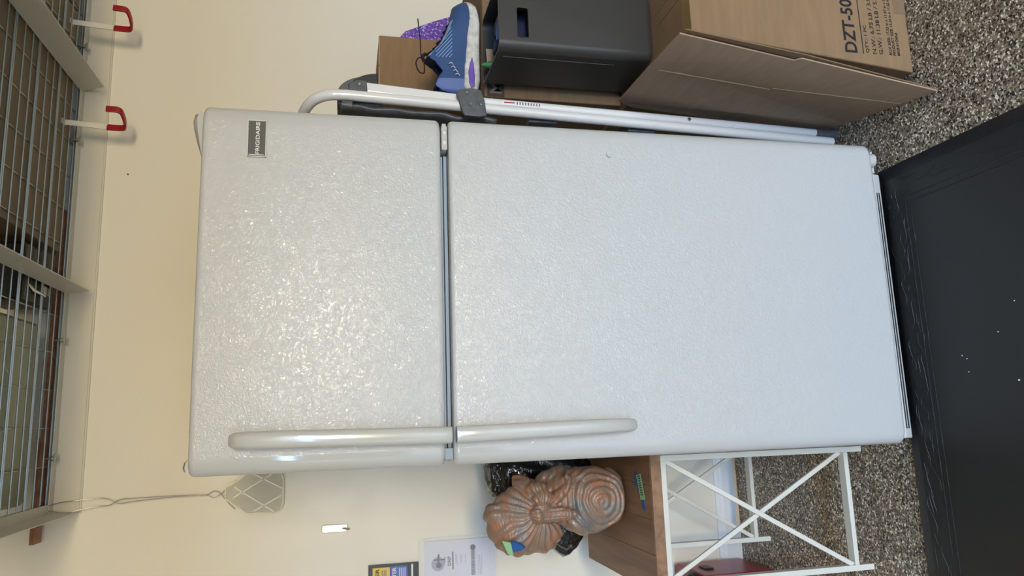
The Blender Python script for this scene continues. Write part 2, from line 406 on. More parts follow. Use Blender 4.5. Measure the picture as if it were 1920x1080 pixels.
# ------------------------------------------------------------------ black floor mat
mt = root('floor_mat', (-.3,-.5,0), 'thick black rubber mat with an embossed rim on floor before refrigerator', 'mat')
x0,x1,y0,y1 = -1.05,.325,-1.35,.066
def matring(i, z, r=.03):
    return [(a,b,z) for a,b in rrect(x0+i, x1-i, y0+i, y1-i, r, 4)]
rg = [matring(.0,0,.012), matring(.0,.003,.012), matring(.012,.008,.012), matring(.034,.0145,.01), matring(.038,.0150,.01)]
loft('mat_rim', rg, M['mat_rim'], mt, cap=False)
bm = bmesh.new(); r = [bm.verts.new((a,b,c)) for a,b,c in matring(.0381,.0150,.01)]; bm.faces.new(r)
r2 = [bm.verts.new((a,b,c)) for a,b,c in matring(.0,.0,.012)]; bm.faces.new(r2[::-1])
done('mat_surface', bm, M['mat'], mt, recalc=False)
for k, i in enumerate((.096,.112)):
    bm = bmesh.new(); A = matring(i,.0151,.02); B = matring(i+.0015,.0163,.02); Cc = matring(i+.003,.0151,.02)
    vs = [[bm.verts.new(p) for p in q] for q in (A,B,Cc)]
    for u in (0,1):
        for j in range(len(A)): bm.faces.new((vs[u][j], vs[u][(j+1)%len(A)], vs[u+1][(j+1)%len(A)], vs[u+1][j]))
    done('embossed_line', bm, M['mat_rim'], mt)
random.seed(9)
# leafy embossed strokes between rim and line
bm = bmesh.new()
for k in range(120):
    side = random.random() < .6
    if side: px, py = random.uniform(-1.0,.27), random.uniform(-.03,.02); ang = random.uniform(-.35,.35)
    else: px, py = random.uniform(.235,.28), random.uniform(-1.3,.0); ang = PI/2+random.uniform(-.35,.35)
    ln = random.uniform(.02,.045); c, s = math.cos(ang), math.sin(ang)
    pts = [(px+c*ln*t-s*.006*math.sin(t*3), py+s*ln*t+c*.006*math.sin(t*3), .0151) for t in (-1,-.5,0,.5,1)]
    bm_tube(bm, pts, [.0002,.0006,.0008,.0006,.0002], 6)
done('embossed_pattern', bm, M['mat_rim'], mt, True)
for k,(px,py) in enumerate(((-.182,-.138),(-.19,-.15),(-.245,-.272),(-.22,-.15),(-.08,-.29),(-.14,-.24))):
    bm = bmesh.new(); bmesh.ops.create_icosphere(bm, subdivisions=1, radius=.0014+.0006*(k==2), matrix=Matrix.Translation((px,py,.0162)))
    tag(done('lint_speck', bm, M['lint']), 'tiny white lint speck lying on the black floor mat', 'lint', 'lint specks on the black mat')

# ------------------------------------------------------------------ step ladder beside the refrigerator
ld = root('step_ladder', (.48,.35,0), 'folded white step ladder with dark grey tray wedged beside refrigerator', 'ladder')
xa = lambda z: .4655 + .0345*z if z > .5 else .4655+.0345*z
hoop = [(xa(0.02),.205,.02),(xa(.4),.205,.4),(xa(.9),.205,.9),(xa(1.2)+.001,.205,1.2),(.513,.205,1.36),(.514,.206,1.40),(.512,.209,1.435),(.505,.222,1.465),(.494,.25,1.487),(.485,.30,1.500),(.48,.40,1.502),(.48,.50,1.49),(.483,.555,1.46),(.485,.57,1.42),(xa(1.2),.575,1.2),(xa(.6),.575,.6),(xa(.02),.575,.02)]
tube('front_frame', smoothpath(hoop,6), .0135, M['ladder_white'], ld, 16)
tube('handle_grip', smoothpath([(.4835,.305,1.5005),(.480,.36,1.5025),(.480,.44,1.5015),(.4805,.48,1.4965)],4), .0165, M['ladder_grey'], ld, 16)
for y in (.212,.572):
    rp = [(.4925+.0005,y,.045),(.5065,y,.467),(.5155,y,.80),(.5225,y,1.046)]
    tube('rear_leg', smoothpath(rp,3), .0118, M['ladder_white'], ld, 16)
    f = tube('rubber_foot', [(.4912,y,0),(.4914,y,.012),(.4922,y,.045),(.493,y,.068)], [.017,.0165,.0145,.0135], M['ladder_grey'], ld, 16)
    # upper arm from bracket to tray joint
    bar('tray_arm', (.522,y,1.065), (.540,y,1.348), .026, .014, M['ladder_white'], ld, (0,1,0), .004)
    pl = [(.541,1.106),(.546,1.075),(.541,1.052),(.513,1.044),(.472,1.040),(.468,1.060),(.470,1.098),(.490,1.106),(.515,1.112),(.528,1.118)]
    br = prism('bracket', pl, 'y', y-.030 if y<.3 else y+.018, y-.0185 if y<.3 else y+.030, M['ladder_grey'], ld, .003)
    yy = y-.031 if y<.3 else y+.031
    for rx,rz in ((.530,1.091),(.500,1.082),(.500,1.055)):
        tube('rivet', [(rx,yy+.001,rz),(rx,yy-.003,rz)], [.0042,.0028], M['steel'], br, 12)
rv = tube('rivet', [(.5065,.2005,.467),(.5065,.1975,.467)], [.0055,.004], M['steel'], ld, 12)
# folded platform (wrinkled dark panel) and steps
bm = bmesh.new(); nx, nz = 14, 40; G = []
for i in range(nx+1):
    row = []
    for j in range(nz+1):
        y = .222+.335*i/nx; z = 1.005+.400*j/nz
        x = xa(z)-.014 - .004*noise.noise(Vector((y*14, z*22, 1))) - .003*math.sin(z*60+y*20)
        row.append(bm.verts.new((x,y,z)))
    G.append(row)
for i in range(nx):
    for j in range(nz): bm.faces.new((G[i][j],G[i+1][j],G[i+1][j+1],G[i][j+1]))
pf = done('folded_platform', bm, M['ladder_grey'], ld, 'all'); sd = pf.modifiers.new('s','SOLIDIFY'); sd.thickness = .010; sd.offset = -1
box('platform_rim', (.488,.500), (.216,.560), (1.392,1.400), M['ladder_tray'], ld, .003)
for z in (.30,.60,.88):
    box('step', (xa(z)-.016,xa(z)+.020), (.222,.560), (z-.04,z+.04), M['ladder_grey'], ld, .004)
# tray: quarter-round dark shell
q = []
for k in range(9): a = PI/2*k/8; q.append((.527+.052*math.sin(a)*(1 if 1 else 0), 1.328+.084*math.cos(a)))
poly = [(.498,1.300),(.498,1.412)] + q + [(.579,1.315)]
prism('tray', poly, 'y', .224, .560, M['ladder_tray'], ld, .004)
prism('tray_liner', [(.548,1.312),(.540,1.368),(.562,1.374),(.577,1.350),(.583,1.330),(.585,1.312)], 'y', .2195, .40, M['black_plastic'], ld, .002)
prism('tray_joint', [(.522,1.338),(.522,1.385),(.545,1.385),(.556,1.362),(.553,1.340)], 'y', .199, .216, M['ladder_grey'], ld, .003)
tube('rivet', [(.542,.199,1.358),(.542,.196,1.358)], [.0045,.003], M['steel'], ld, 12)
tube('grip_insert', [(.486,.205,1.375),(.487,.205,1.40)], .012, M['ladder_grey'], ld, 12)
# printed warning tag on the rear leg
def legpt(z, off=0): 
    return .5065+(z-.467)*(.5225-.5065)/(1.046-.467)
tg = root  # (alias not used)
bm = bmesh.new()
z0,z1 = .885,.995
for j in range(8):
    for k in range(2): pass
R = []
for j in range(9):
    z = z0+(z1-z0)*j/8; cx = legpt(z)-.0005
    R.append([(cx+.0122*math.sin(a), .212-.0122*math.cos(a), z) for a in [(-.55+1.1*k/6) for k in range(7)]])
lb = loft('warning_label', R, mat('label_white', s2l(226,222,216), .4), ld, cap=False, closed=False)
bm.free()
bm = bmesh.new(); bm_box(bm, (.5185,.5215), (.1990,.1998), (.962,.990)); done('red_mark', bm, M['red'], lb)
bm = bmesh.new()
for k in range(9): zz = .955-.0075*k; cx = legpt(zz); bm_box(bm, (cx-.004,cx+.003), (.1990,.1997), (zz-.0018,zz+.0012))
done('fine_print', bm, M['print_grey'], lb)

# ------------------------------------------------------------------ cardboard box with printing
cb = root('cardboard_box', (.76,.35,0), 'large tan cardboard carton printed DZT-50 on the floor in the right corner', 'box')
fx = lambda z: .532 + .058*z
bm = bmesh.new()
for (z,xl) in ((0,.532),(.603,.572)): pass
vs = []
bx0 = [(.532,-.100),(1.12,-.100),(1.12,.86),(.548,.86)]; bx1 = [(.588,-.100),(1.13,-.100),(1.13,.86),(.588,.86)]
a = [bm.verts.new((x,y,.001)) for x,y in bx0]; b = [bm.verts.new((x,y,.603)) for x,y in bx1]
bm.faces.new(a[::-1]); bm.faces.new(b)
for i in range(4): bm.faces.new((a[i],a[(i+1)%4],b[(i+1)%4],b[i]))
done('carton', bm, M['card'], cb, False, .004)
yf = lambda x: -.1005-.0005-(x-.55)*.030
TY = -.1004
text('model_number', 'DZT-50', (.571,.715), (.1585,.1935), TY, M['ink'], cb, .018, .0005)
def rule(z0,z1,x0,x1):
    bm = bmesh.new(); bm_box(bm, (x0,x1), (TY-.0004,TY+.001), (z0,z1)); return done('rule_line', bm, M['ink'], cb, False, 0)
rule(.1405,.1425,.571,.80)
text('print_line', 'QTY.: 1 PC', (.574,.648), (.1235,.1335), TY, M['ink'], cb, .004, .0005)
text('print_line', 'N.W.: 6.75 LB / 3.06', (.573,.735), (.1035,.1145), TY, M['ink'], cb, .004, .0005)
text('print_line', 'G.W.: 11.38 LB / 5.16', (.573,.740), (.0845,.0955), TY, M['ink'], cb, .004, .0005)
text('print_line', 'BOX SIZE: 17.52 in x 11.07 in x 04.53', (.5735,.745), (.0590,.0665), TY, M['ink'], cb, .012, .0005)
text('print_line', 'PRODUCT SIZE: 15.24 in x 11.22 in x 2', (.5735,.745), (.0475,.0550), TY, M['ink'], cb, .012, .0005)
text('print_line', 'MADE IN CHINA', (.5735,.637), (.0350,.0430), TY, M['ink'], cb, .012, .0005)
box('packing_tape', (.60,1.12), (-.0995,-.055), (.6031,.6034), M['tape'], cb, 0)
bm = bmesh.new(); bm_box(bm, (.69,.76), (-.1006,-.0995), (.002,.036)); done('packing_tape', bm, M['card_dark'], cb)
bm = bmesh.new()
bm_box(bm, (.70,.702), (-.08,.07), (.603,.6036)); bm_box(bm, (.735,.7365), (-.08,.09), (.603,.6036))
done('box_seam', bm, M['card_dark'], cb)

# leaning flattened carton
sh = root('flattened_carton', (.5,.05,0), 'flattened brown cardboard sheet leaning on the tan carton beside the ladder', 'cardboard')
bm = bmesh.new()
def sheet(bm, prof, t, dx=0):
    """prof: (y,z) polygon on the leaning plane; x from lean"""
    X = lambda y, z: .452+dx + z*.142 + (y+.16)*(.165-.16*z)
    f = [bm.verts.new((X(y,z),y,z)) for y,z in prof]; g = [bm.verts.new((X(y,z)+t,y,z)) for y,z in prof]
    bmesh.ops.triangulate(bm, faces=[bm.faces.new(f), bm.faces.new(g[::-1])])
    k = len(prof)
    for i in range(k): bm.faces.new((f[i],f[(i+1)%k],g[(i+1)%k],g[i]))
sheet(bm, [(-.163,0.002),(-.166,.368),(-.150,.376),(-.152,.662),(.0,.659),(.15,.655),(.25,.652),(.28,.60),(.28,.3),(.28,.002),(.16,.002),(0,.002)], .004)
done('outer_panel', bm, M['card_grey'], sh, False, .0008)
bm = bmesh.new(); sheet(bm, [(-.161,0.002),(-.178,.36),(-.166,.655),(.0,.652),(.15,.648),(.23,.645),(.25,.3),(.25,.002),(.15,.002),(0,.002)], .003, .005)
done('inner_panel', bm, M['card_dark'], sh, False, .0008)
bm = bmesh.new()
for y0 in (.030,):
    sheet(bm, [(y0-.08,.002),(y0-.02,.33),(y0-.017,.33),(y0-.077,.002)], .003, -.0012)
    sheet(bm, [(y0-.010,.33),(y0+.0,.63),(y0+.003,.63),(y0-.007,.33)], .003, -.0012)
done('crease', bm, M['card_edge'], sh)

# ------------------------------------------------------------------ dark grey bin on the carton
bn = root('storage_bin', (.70,.21,.6055), 'tall dark grey plastic bin with cutout handle standing on the tan carton', 'bin')
def ringz(z, g, r=.022, n=6): return [(a,b,z) for a,b in rrect(.622+g, .812-g, .104+g, .322-g, r-g*.3, n)]
R = [ringz(.6055,.008), ringz(.612,.003), ringz(.62,.002), ringz(1.012,0), ringz(1.019,-.0005), ringz(1.019,.004), ringz(1.012,.005), ringz(.94,.006), ringz(.62,.008)]
bd = loft('bin_shell', R, [M['bin'], M['bin_in']], bn, mis=lambda i,j: 1 if i >= 5 else 0)
# cutout handle : dark recess with bright rim, built as frame plus recess
bo = bd.modifiers.new('cut','BOOLEAN')
bm = bmesh.new(); r0 = [bm.verts.new((a,.09,c)) for a,c in rrect(.6535,.7335,.9425,.9715,.004,3)]; r1 = [bm.verts.new((a,.125,c)) for a,c in rrect(.6535,.7335,.9425,.9715,.004,3)]
k = len(r0); bm.faces.new(r0); bm.faces.new(r1[::-1])
for i in range(k): bm.faces.new((r0[i],r0[(i+1)%k],r1[(i+1)%k],r1[i]))
bmesh.ops.recalc_face_normals(bm, faces=bm.faces)
cut_me = bpy.data.meshes.new('cutter'); bm.to_mesh(cut_me); bm.free()
cut = bpy.data.objects.new('cutter', cut_me); COL.objects.link(cut)
bo.object = cut; bo.operation = 'DIFFERENCE'; bo.solver = 'EXACT'
bpy.context.view_layer.update()
dg = bpy.context.evaluated_depsgraph_get(); nm = bpy.data.meshes.new_from_object(bd.evaluated_get(dg))
bd.modifiers.clear(); bd.data = nm; bpy.data.objects.remove(cut)
bm = bmesh.new(); A = rrect(.6520,.7350,.9410,.9730,.005,3); B = rrect(.6535,.7335,.9425,.9715,.004,3)
va = [[bm.verts.new((p[0],yy,p[1])) for p in q] for q,yy in ((A,.1045),(A,.1030),(B,.1030),(B,.1125))]
for u in range(3):
    for j in range(len(A)): bm.faces.new((va[u][j], va[u][(j+1)%len(A)], va[u+1][(j+1)%len(A)], va[u+1][j]))
done('handle_rim', bm, M['bin'], bn, True)
tube('side_ridge', [(.6222,.150,.70),(.6218,.150,1.00)], .0012, M['bin'], bn, 8)
# contents of the bin
pp = prism('folded_paper', [(.672,.66),(.676,1.012),(.720,1.014),(.728,.66)], 'y', .296, .300, M['card_edge'], None, .0005)
tag(pp, 'cream paper sheet standing inside the dark grey bin', 'paper')
bm = bmesh.new(); bmesh.ops.create_icosphere(bm, subdivisions=4, radius=1)
for v in bm.verts:
    q = v.co.copy(); d = 1+.14*noise.noise(q*2.2)
    v.co = Vector((.662+.026*q.x*d, .276+.028*q.y*d, .838+.186*q.z*d))
tag(done('green_pouch', bm, M['green'], None, True), 'green fabric pouch stuffed in back corner of dark grey bin', 'pouch')

# ------------------------------------------------------------------ carton behind the bin
c2 = root('cardboard_box', (.85,.6,.604), 'brown carton with dark square letter mark, behind the dark grey bin', 'box')
box('carton', (.602,1.10), (.345,.86), (.6045,1.012), M['card_dark'], c2, .004)
bk = box('printed_square', (.604,.652), (.3435,.346), (.955,1.004), mat('print_dark', s2l(60,52,46), .5), c2, .0005)
text('letter', 'M', (.612,.646), (.962,.997), .3432, mat('print_brown', s2l(120,104,90), .6), bk, .02)
box('box_lid_seam', (.6005,.6015), (.345,.86), (.990,.992), M['card_edge'], c2, 0)

c3 = root('cardboard_box', (.8,.7,1.0125), 'small plain tan cardboard box behind the blue shoe, topmost of the cartons', 'box')
box('carton', (.690,.906), (.60,.84), (1.0125,1.292), M['card'], c3, .004)
bm = bmesh.new(); bm_box(bm, (.700,.80), (.5985,.601), (1.2895,1.2935)); bm_box(bm, (.804,.898), (.5985,.601), (1.2895,1.2935)); done('flap_edge', bm, M['card_edge'], c3, False, .0005)
box('tape_strip', (.892,.904), (.5985,.60), (1.02,1.10), M['tape'], c3, 0)

gb = prism('gift_bag', [(.912,1.0135),(.912,1.235),(.930,1.232),(.962,1.205),(1.005,1.115),(1.046,1.0135)], 'y', .66, .80, M['glitter'], None, .004)
tag(gb, 'purple glitter bag poking out beside the small tan box', 'bag')

# ------------------------------------------------------------------ running shoe
def make_shoe(name, X0, Y0, Z0, L_, label, dark=False):
    s = root(name, (X0+L_/2, Y0, Z0), label, 'shoe')
    def lerp(tab, t):
        for (a,va),(b,vb) in zip(tab, tab[1:]):
            if t <= b: k = (t-a)/(b-a); k = k*k*(3-2*k); return va+(vb-va)*k
        return tab[-1][1]
    W = [(0,.018),(.04,.029),(.15,.036),(.35,.036),(.5,.040),(.72,.050),(.86,.046),(.95,.032),(1,.010)]
    CY = [(0,0),(.4,.0),(.7,-.004),(1,.008)]
    B = [(0,.016),(.06,.004),(.15,0),(.7,0),(.88,.006),(1,.026)]
    T = [(0,.040),(.08,.052),(.3,.050),(.55,.044),(.8,.036),(.95,.037),(1,.040)]
    st = [0,.015,.04,.08,.14,.22,.3,.4,.5,.6,.7,.78,.85,.9,.94,.97,.99,1]
    R = []
    for t in st:
        w = lerp(W,t)+.004; cy = Y0+lerp(CY,t); b = Z0+lerp(B,t); tp = Z0+lerp(T,t); ring = []
        for k in range(24):
            a = 2*PI*k/24; c, q = math.cos(a), math.sin(a)
            ring.append((X0+t*L_, cy+w*math.copysign(abs(c)**.5, c), (b+tp)/2+(tp-b)/2*math.copysign(abs(q)**.45, q)))
        R.append(ring)
    loft('midsole', R, M['shoe2'] if dark else M['shoe_sole'], s)
    # upper
    H_ = [(0,.055),(.03,.118),(.08,.136),(.14,.128),(.22,.112),(.30,.132),(.345,.150),(.40,.140),(.5,.112),(.62,.092),(.74,.079),(.85,.072),(.93,.066),(.975,.052),(1,.040)]
    op = lambda t: max(0, min(1, (t-.035)/.03)) * max(0, min(1, (.335-t)/.03))
    st = [.005,.02,.035,.05,.065,.08,.11,.14,.18,.22,.26,.29,.31,.325,.345,.37,.4,.45,.5,.56,.62,.68,.74,.8,.85,.89,.93,.96,.98,.995]
    R = []; n = 33; kind = []
    for t in st:
        w = lerp(W,t)*(1-.06*(t<.3)); cy = Y0+lerp(CY,t); zb = Z0+lerp(T,t)-.006; zt = Z0+lerp(H_,t); o = op(t); ring = []
        for k in range(n):
            u = k/(n-1)*2-1; a = abs(u)
            # side wall then roof; within opening the roof drops inside
            if a > .45:
                kk = (1-a)/.55; yy = w*(1-.30*kk**1.5*(1+ (t>.34)*.1)); zz = zb+(zt-zb)*math.sin(kk*PI/2*.92)**.85
            else:
                kk = a/.45; yr = w*.70*(1-(t>.34)*.03)
                roof = zb+(zt-zb)*(math.sin(PI/2*.92)**.85) + (.010*(1-kk*kk) if t>.34 else 0)
                yy = yr*kk; cav = Z0+.030+ (roof-Z0-.030)*(kk**7)
                yy2 = yr*(kk**.55)
                yy = yy*(1-o)+yy2*o; zz = roof*(1-o)+cav*o
            ring.append((X0+t*L_, cy+math.copysign(yy,u), zz))
        R.append(ring)
    def mi(i, j):
        u = (j+.5)/(n-1)*2-1; t = st[i]
        if abs(u) < .50 and .03 < t < .36: return 1
        if t < .13 and abs(u) > .55: return 2
        if abs(u) < .26 and t < .72: return 1
        if abs(u) < .50 and .30 < t < .74: return 3
        return 0
    loft('upper', R, [M['shoe2'] if dark else M['shoe'], M['shoe_navy'], M['shoe_heel'], M['shoe_light']], s, mis=mi, closed=False, cap=False, smooth='all')
    if dark: return s
    # purple gel insert and heel counter
    def side(t, z, off=.0): return (X0+t*L_, Y0+lerp(CY,t)-lerp(W,t)-.004-off, Z0+z)
    bm = bmesh.new(); P_ = [side(*p) for p in ((.05,.030,.005),(.10,.036,.006),(.20,.038,.006),(.28,.034,.005),(.36,.026,.004),(.28,.022,.005),(.15,.020,.006),(.06,.020,.005))]
    Q_ = [(x,y+.012,z) for x,y,z in P_]; a = [bm.verts.new(p) for p in P_]; b = [bm.verts.new(p) for p in Q_]; bm.faces.new(a)
    for i in range(8): bm.faces.new((a[i],a[(i+1)%8],b[(i+1)%8],b[i]))
    done('gel_insert', bm, M['shoe_purple'], s, False, .001)
    # laces
    bm = bmesh.new()
    for i in range(6):
        t = .40+i*.062; z = lerp(H_,t)+.007; w = .017+.001*i
        bm_tube(bm, smoothpath([(X0+t*L_,Y0-w-.008,Z0+z-.013),(X0+(t+.008)*L_,Y0-w*.6,Z0+z),(X0+(t+.02)*L_,Y0,Z0+z+.005),(X0+(t+.012)*L_,Y0+w,Z0+z-.004)],4), .0026, 8)
        bm_tube(bm, smoothpath([(X0+(t+.03)*L_,Y0-w-.008,Z0+z-.017),(X0+(t+.015)*L_,Y0-w*.4,Z0+z+.002),(X0+(t-.01)*L_,Y0+w,Z0+z)],4), .0026, 8)
    K = Vector((X0+.36*L_, Y0-.012, Z0+.165))
    bm_tube(bm, smoothpath([K, K+Vector((.004,-.012,.006)), K+Vector((.045,-.03,.010)), K+Vector((.100,-.035,.016))],6), .0017, 8)
    bm_tube(bm, smoothpath([K, K+Vector((-.010,-.015,.014)), K+Vector((-.035,-.03,.022)), K+Vector((-.062,-.036,.014)), K+Vector((-.064,-.036,.0)), K+Vector((-.035,-.025,-.002)), K+Vector((-.006,-.008,-.002))],6), .0019, 8)
    bm_tube(bm, smoothpath([K+Vector((-.012,0,-.004)),K+Vector((0,-.008,.001)),K+Vector((.012,0,-.008))],4), .005, 10)
    done('laces', bm, M['lace'], s, True)
    # silver mark on the heel side
    bm = bmesh.new()
    for j in range(4): 
        p = Vector(side(.17+.035*j, .068+.006*j, .0)); bm_tube(bm, smoothpath([p+Vector((-.004,-.001,-.005)), p+Vector((.002,-.002,.0)), p+Vector((-.001,-.001,.007))],3), .0011, 6)
    done('side_mark', bm, M['silver'], s, True)
    return s
shoe = make_shoe('running_shoe', .630, .420, 1.0125, .300, 'blue running shoe with white sole and dark laces on the brown carton')
s2 = make_shoe('running_shoe', -.14, 0, 0, .28, 'dark blue shoe standing upright inside the dark grey bin', True)
s2.rotation_euler = (0, PI/2, 0); s2.location = (.642, .195, .872)
# location above is the sole centre; turned so the heel points up

# ------------------------------------------------------------------ overhead rack
rk = root('ceiling_storage_rack', (.5,.5,2.155), 'overhead steel rack with wire mesh deck above the refrigerator', 'rack')
XA, XB = -.522, 2.3
bm = bmesh.new()
pr = [(D,2.152),(D-.006,2.152),(D-.006,2.157),(D-.003,2.159),(D-.003,2.228),(D-.034,2.229),(D-.034,2.232),(D,2.232)]
r0 = [bm.verts.new((XA,a,b)) for a,b in pr]; r1 = [bm.verts.new((XB,a,b)) for a,b in pr]
for i in range(len(pr)): bm.faces.new((r0[i],r0[(i+1)%8],r1[(i+1)%8],r1[i]))
bm.faces.new(r0); bm.faces.new(r1[::-1]); done('wall_rail', bm, M['rack'], rk)
for bx in (.812,.140,1.48):
    bm = bmesh.new(); pp = [(bx,2.238),(bx,2.157),(bx+.0025,2.157),(bx+.0025,2.235),(bx+.024,2.235),(bx+.024,2.238)]
    a = [bm.verts.new((x,.905,z)) for x,z in pp]; b = [bm.verts.new((x,-.26,z)) for x,z in pp]
    a[0].co.y = .945; a[5].co.y = .945
    for i in range(6): bm.faces.new((a[i],a[(i+1)%6],b[(i+1)%6],b[i]))
    bm.faces.new(a); bm.faces.new(b[::-1]); done('cross_beam', bm, M['rack'], rk)
bm = bmesh.new()
bm_box(bm, (XA,XA+.0025), (-.26,D-.003), (2.156,2.236)); bm_box(bm, (XA,XA+.03), (-.26,D-.036), (2.230,2.2325)); done('end_beam', bm, M['rack'], rk)
bm = bmesh.new(); bm_box(bm, (XA,XB), (-.2625,-.260), (2.156,2.236)); done('front_rail', bm, M['rack'], rk)
bm = bmesh.new(); pass
ZM = 2.2405
ys = [.936-.0508*k for k in range(24)]
for k, y in enumerate(ys): bm_tube(bm, [(XA+.004,y,ZM),(XB,y,ZM)], .0021, 6)
for k, y in enumerate(ys[::3]): bm_tube(bm, [(XA+.004,y-.012,ZM-.001),(XB,y-.012,ZM-.001)], .0024, 6)
x = -.495
while x < XB: bm_tube(bm, [(x,.95,ZM+.004),(x,-.25,ZM+.004)], .0022, 6); x += .1115
done('wire_deck', bm, M['zinc'], rk, True)
for bx in (.955,.632,-.01,-.36):
    bm = bmesh.new(); bm_tube(bm, [(bx,.915,2.222),(bx,.915,2.250)], .0035, 10); bm_tube(bm, [(bx,.915,2.224),(bx,.915,2.229)], .008, 6)
    bm_bar(bm, (bx-.014,.915,2.2205), (bx+.014,.915,2.2205), .006, .003); done('deck_bolt', bm, M['zinc'], rk, False, .0005)

def hook(x, y, lab, dx=.0):
    h = root('utility_hook', (x,y,2.07), lab, 'hook', 'utility hooks on the rack deck')
    bm = bmesh.new(); bm_bar(bm, (x+.010,y,2.2455), (x,y,2.118), .017, .005, (0,1,0)); bm_bar(bm, (x+.010,y-.012,2.2448), (x+.010,y+.012,2.2448), .017, .005, (0,0,1)); done('strap', bm, M['white_metal'], h, False, .001)
    path = smoothpath([(x,y,2.122),(x-.001,y,2.085),(x+.001,y-.004,2.070),(x+.009,y-.022,2.064),(x+.027,y-.052,2.066),(x+.033,y-.062,2.076),(x+.034,y-.064,2.108)],5)
    bm = bmesh.new(); prev = None
    for p, s, u, t in frames(path):
        nrm = Vector((-.35,-.0,0)) 
        wv = Vector((.84,.54,0)).normalized()*.0095 if 0 else Vector((1,.15,0)).normalized()*.0095
        n2 = t.cross(wv).normalized()*.0035
        ring = [bm.verts.new(p+a*wv+b*n2) for a,b in ((-1,-1),(1,-1),(1,1),(-1,1))]
        if prev:
            for i in range(4): bm.faces.new((prev[i],prev[(i+1)%4],ring[(i+1)%4],ring[i]))
        else: bm.faces.new(ring[::-1])
        prev = ring
    bm.faces.new(prev); done('vinyl_tip', bm, M['red'], h, True, .001)
hook(.990,.845,'white strap hook with red vinyl tip below rack, right of the cross beam')
hook(.652,.845,'white strap hook with red vinyl tip below rack, left of the cross beam')

# things stored on the rack
def tb(name, x, y, z, m, lab, cat, bev=.003, group=None): return tag(box(name, x, y, z, m, None, bev), lab, cat, group)
Z = 2.2465
tb('storage_carton', (.26,1.06), (-.20,.90), (Z,Z+.32), M['storage_brown'], 'wide flat brown storage carton lying on the rack deck', 'box')
tb('storage_carton', (1.08,2.2), (-.20,.92), (Z,Z+.34), M['storage_brown'], 'brown storage carton on rack deck at far right end', 'box')
bm = bmesh.new(); bm_box(bm, (-.598,.40), (.905,.935), (Z,Z+.012)); bm_box(bm, (-.602,-.30), (.912,.945), (Z+.012,Z+.024))
tag(done('wooden_board', bm, M['wood_red'], None, False, .001), 'long reddish wooden board on rack deck along the wall', 'board')
t = root('storage_tote', (-.2,.4,Z), 'cloudy plastic tote on the left end of the rack deck', 'tote')
R = [[(a,b,z) for a,b in rrect(-.50+g,.045-g,-.10+g,.84-g,.03,4)] for z,g in ((Z,.03),(Z+.01,.02),(Z+.28,0))]
loft('tote_body', R, M['tote'], t)
tube('molded_rib', [( -.2+.14*math.cos(a), .5+.14*math.sin(a), Z-.0005) for a in [2*PI*k/24 for k in range(25)]], .0025, M['clear'], t, 6)
c = root('hard_case', (.15,.75,Z), 'small black hard case with latch on rack deck beside the tote', 'case')
box('case_body', (.075,.235), (.66,.865), (Z,Z+.12), M['black_case'], c, .006)
bm = bmesh.new(); bm_tube(bm, [(.105,.80,Z-.006),(.105,.76,Z-.012),(.11,.72,Z-.006),(.125,.70,Z+.0)], .004, 8); bm_box(bm, (.11,.135), (.80,.84), (Z-.003,Z)); done('metal_latch', bm, M['steel'], c, True)

# ------------------------------------------------------------------ fly swatter
fs = root('fly_swatter', (-.5,.93,1.575), 'cream mesh fly swatter hanging by its wire from the rack rail', 'fly swatter')
yw = .928
A = [(-.517,yw-.012,2.165),(-.512,yw-.008,2.150),(-.505,yw,2.10),(-.504,yw,2.070),(-.489,yw,2.042),(-.487,yw,2.00),(-.486,yw,1.90),(-.487,yw,1.84),(-.488,yw,1.80),(-.484,yw,1.790),(-.478,yw,1.778),(-.484,yw,1.762),(-.505,yw,1.745),(-.524,yw,1.728),(-.536,yw,1.716)]
B = [(-.485,yw-.012,2.165),(-.484,yw-.008,2.150),(-.482,yw,2.10),(-.486,yw,2.075),(-.500,yw+.003,2.045),(-.496,yw+.003,2.00),(-.490,yw+.003,1.90),(-.4895,yw+.003,1.84),(-.490,yw+.003,1.80),(-.494,yw+.003,1.790),(-.498,yw+.003,1.778),(-.490,yw+.003,1.762),(-.474,yw,1.742),(-.460,yw,1.728),(-.448,yw,1.714)]
bm = bmesh.new(); bm_tube(bm, smoothpath(A,4), .0013, 6); bm_tube(bm, smoothpath(B,4), .0013, 6)
bm_tube(bm, smoothpath([(-.517,yw-.012,2.165),(-.516,yw-.010,2.20),(-.502,yw-.008,2.244),(-.488,yw-.010,2.20),(-.485,yw-.012,2.165)],4), .0013, 6)
done('wire_handle', bm, M['wire_grey'], fs, True)
# net outline
out = [(-.487,1.745),(-.505,1.745),(-.536,1.700),(-.5515,1.682),(-.5535,1.60),(-.546,1.582),(-.528,1.574),(-.452,1.574),(-.434,1.582),(-.428,1.60),(-.428,1.682),(-.446,1.704),(-.470,1.745)]
bm = bmesh.new(); vs = [Vector((a,yw,b)) for a,b in out]; bm_tube(bm, vs+[vs[0]], .0024, 6)
def inside(px, pz):
    c = False; j = len(out)-1
    for i in range(len(out)):
        (xi,zi),(xj,zj) = out[i], out[j]
        if (zi > pz) != (zj > pz) and px < (xj-xi)*(pz-zi)/(zj-zi)+xi: c = not c
        j = i
    return c
def clip_line(p, d):
    seg = []; cur = None; n = 120
    for k in range(n+1):
        q = (p[0]+d[0]*k/n, p[1]+d[1]*k/n)
        if inside(*q):
            if cur is None: cur = [q,q]
            cur[1] = q
        elif cur: seg.append(cur); cur = None
    if cur: seg.append(cur)
    return seg
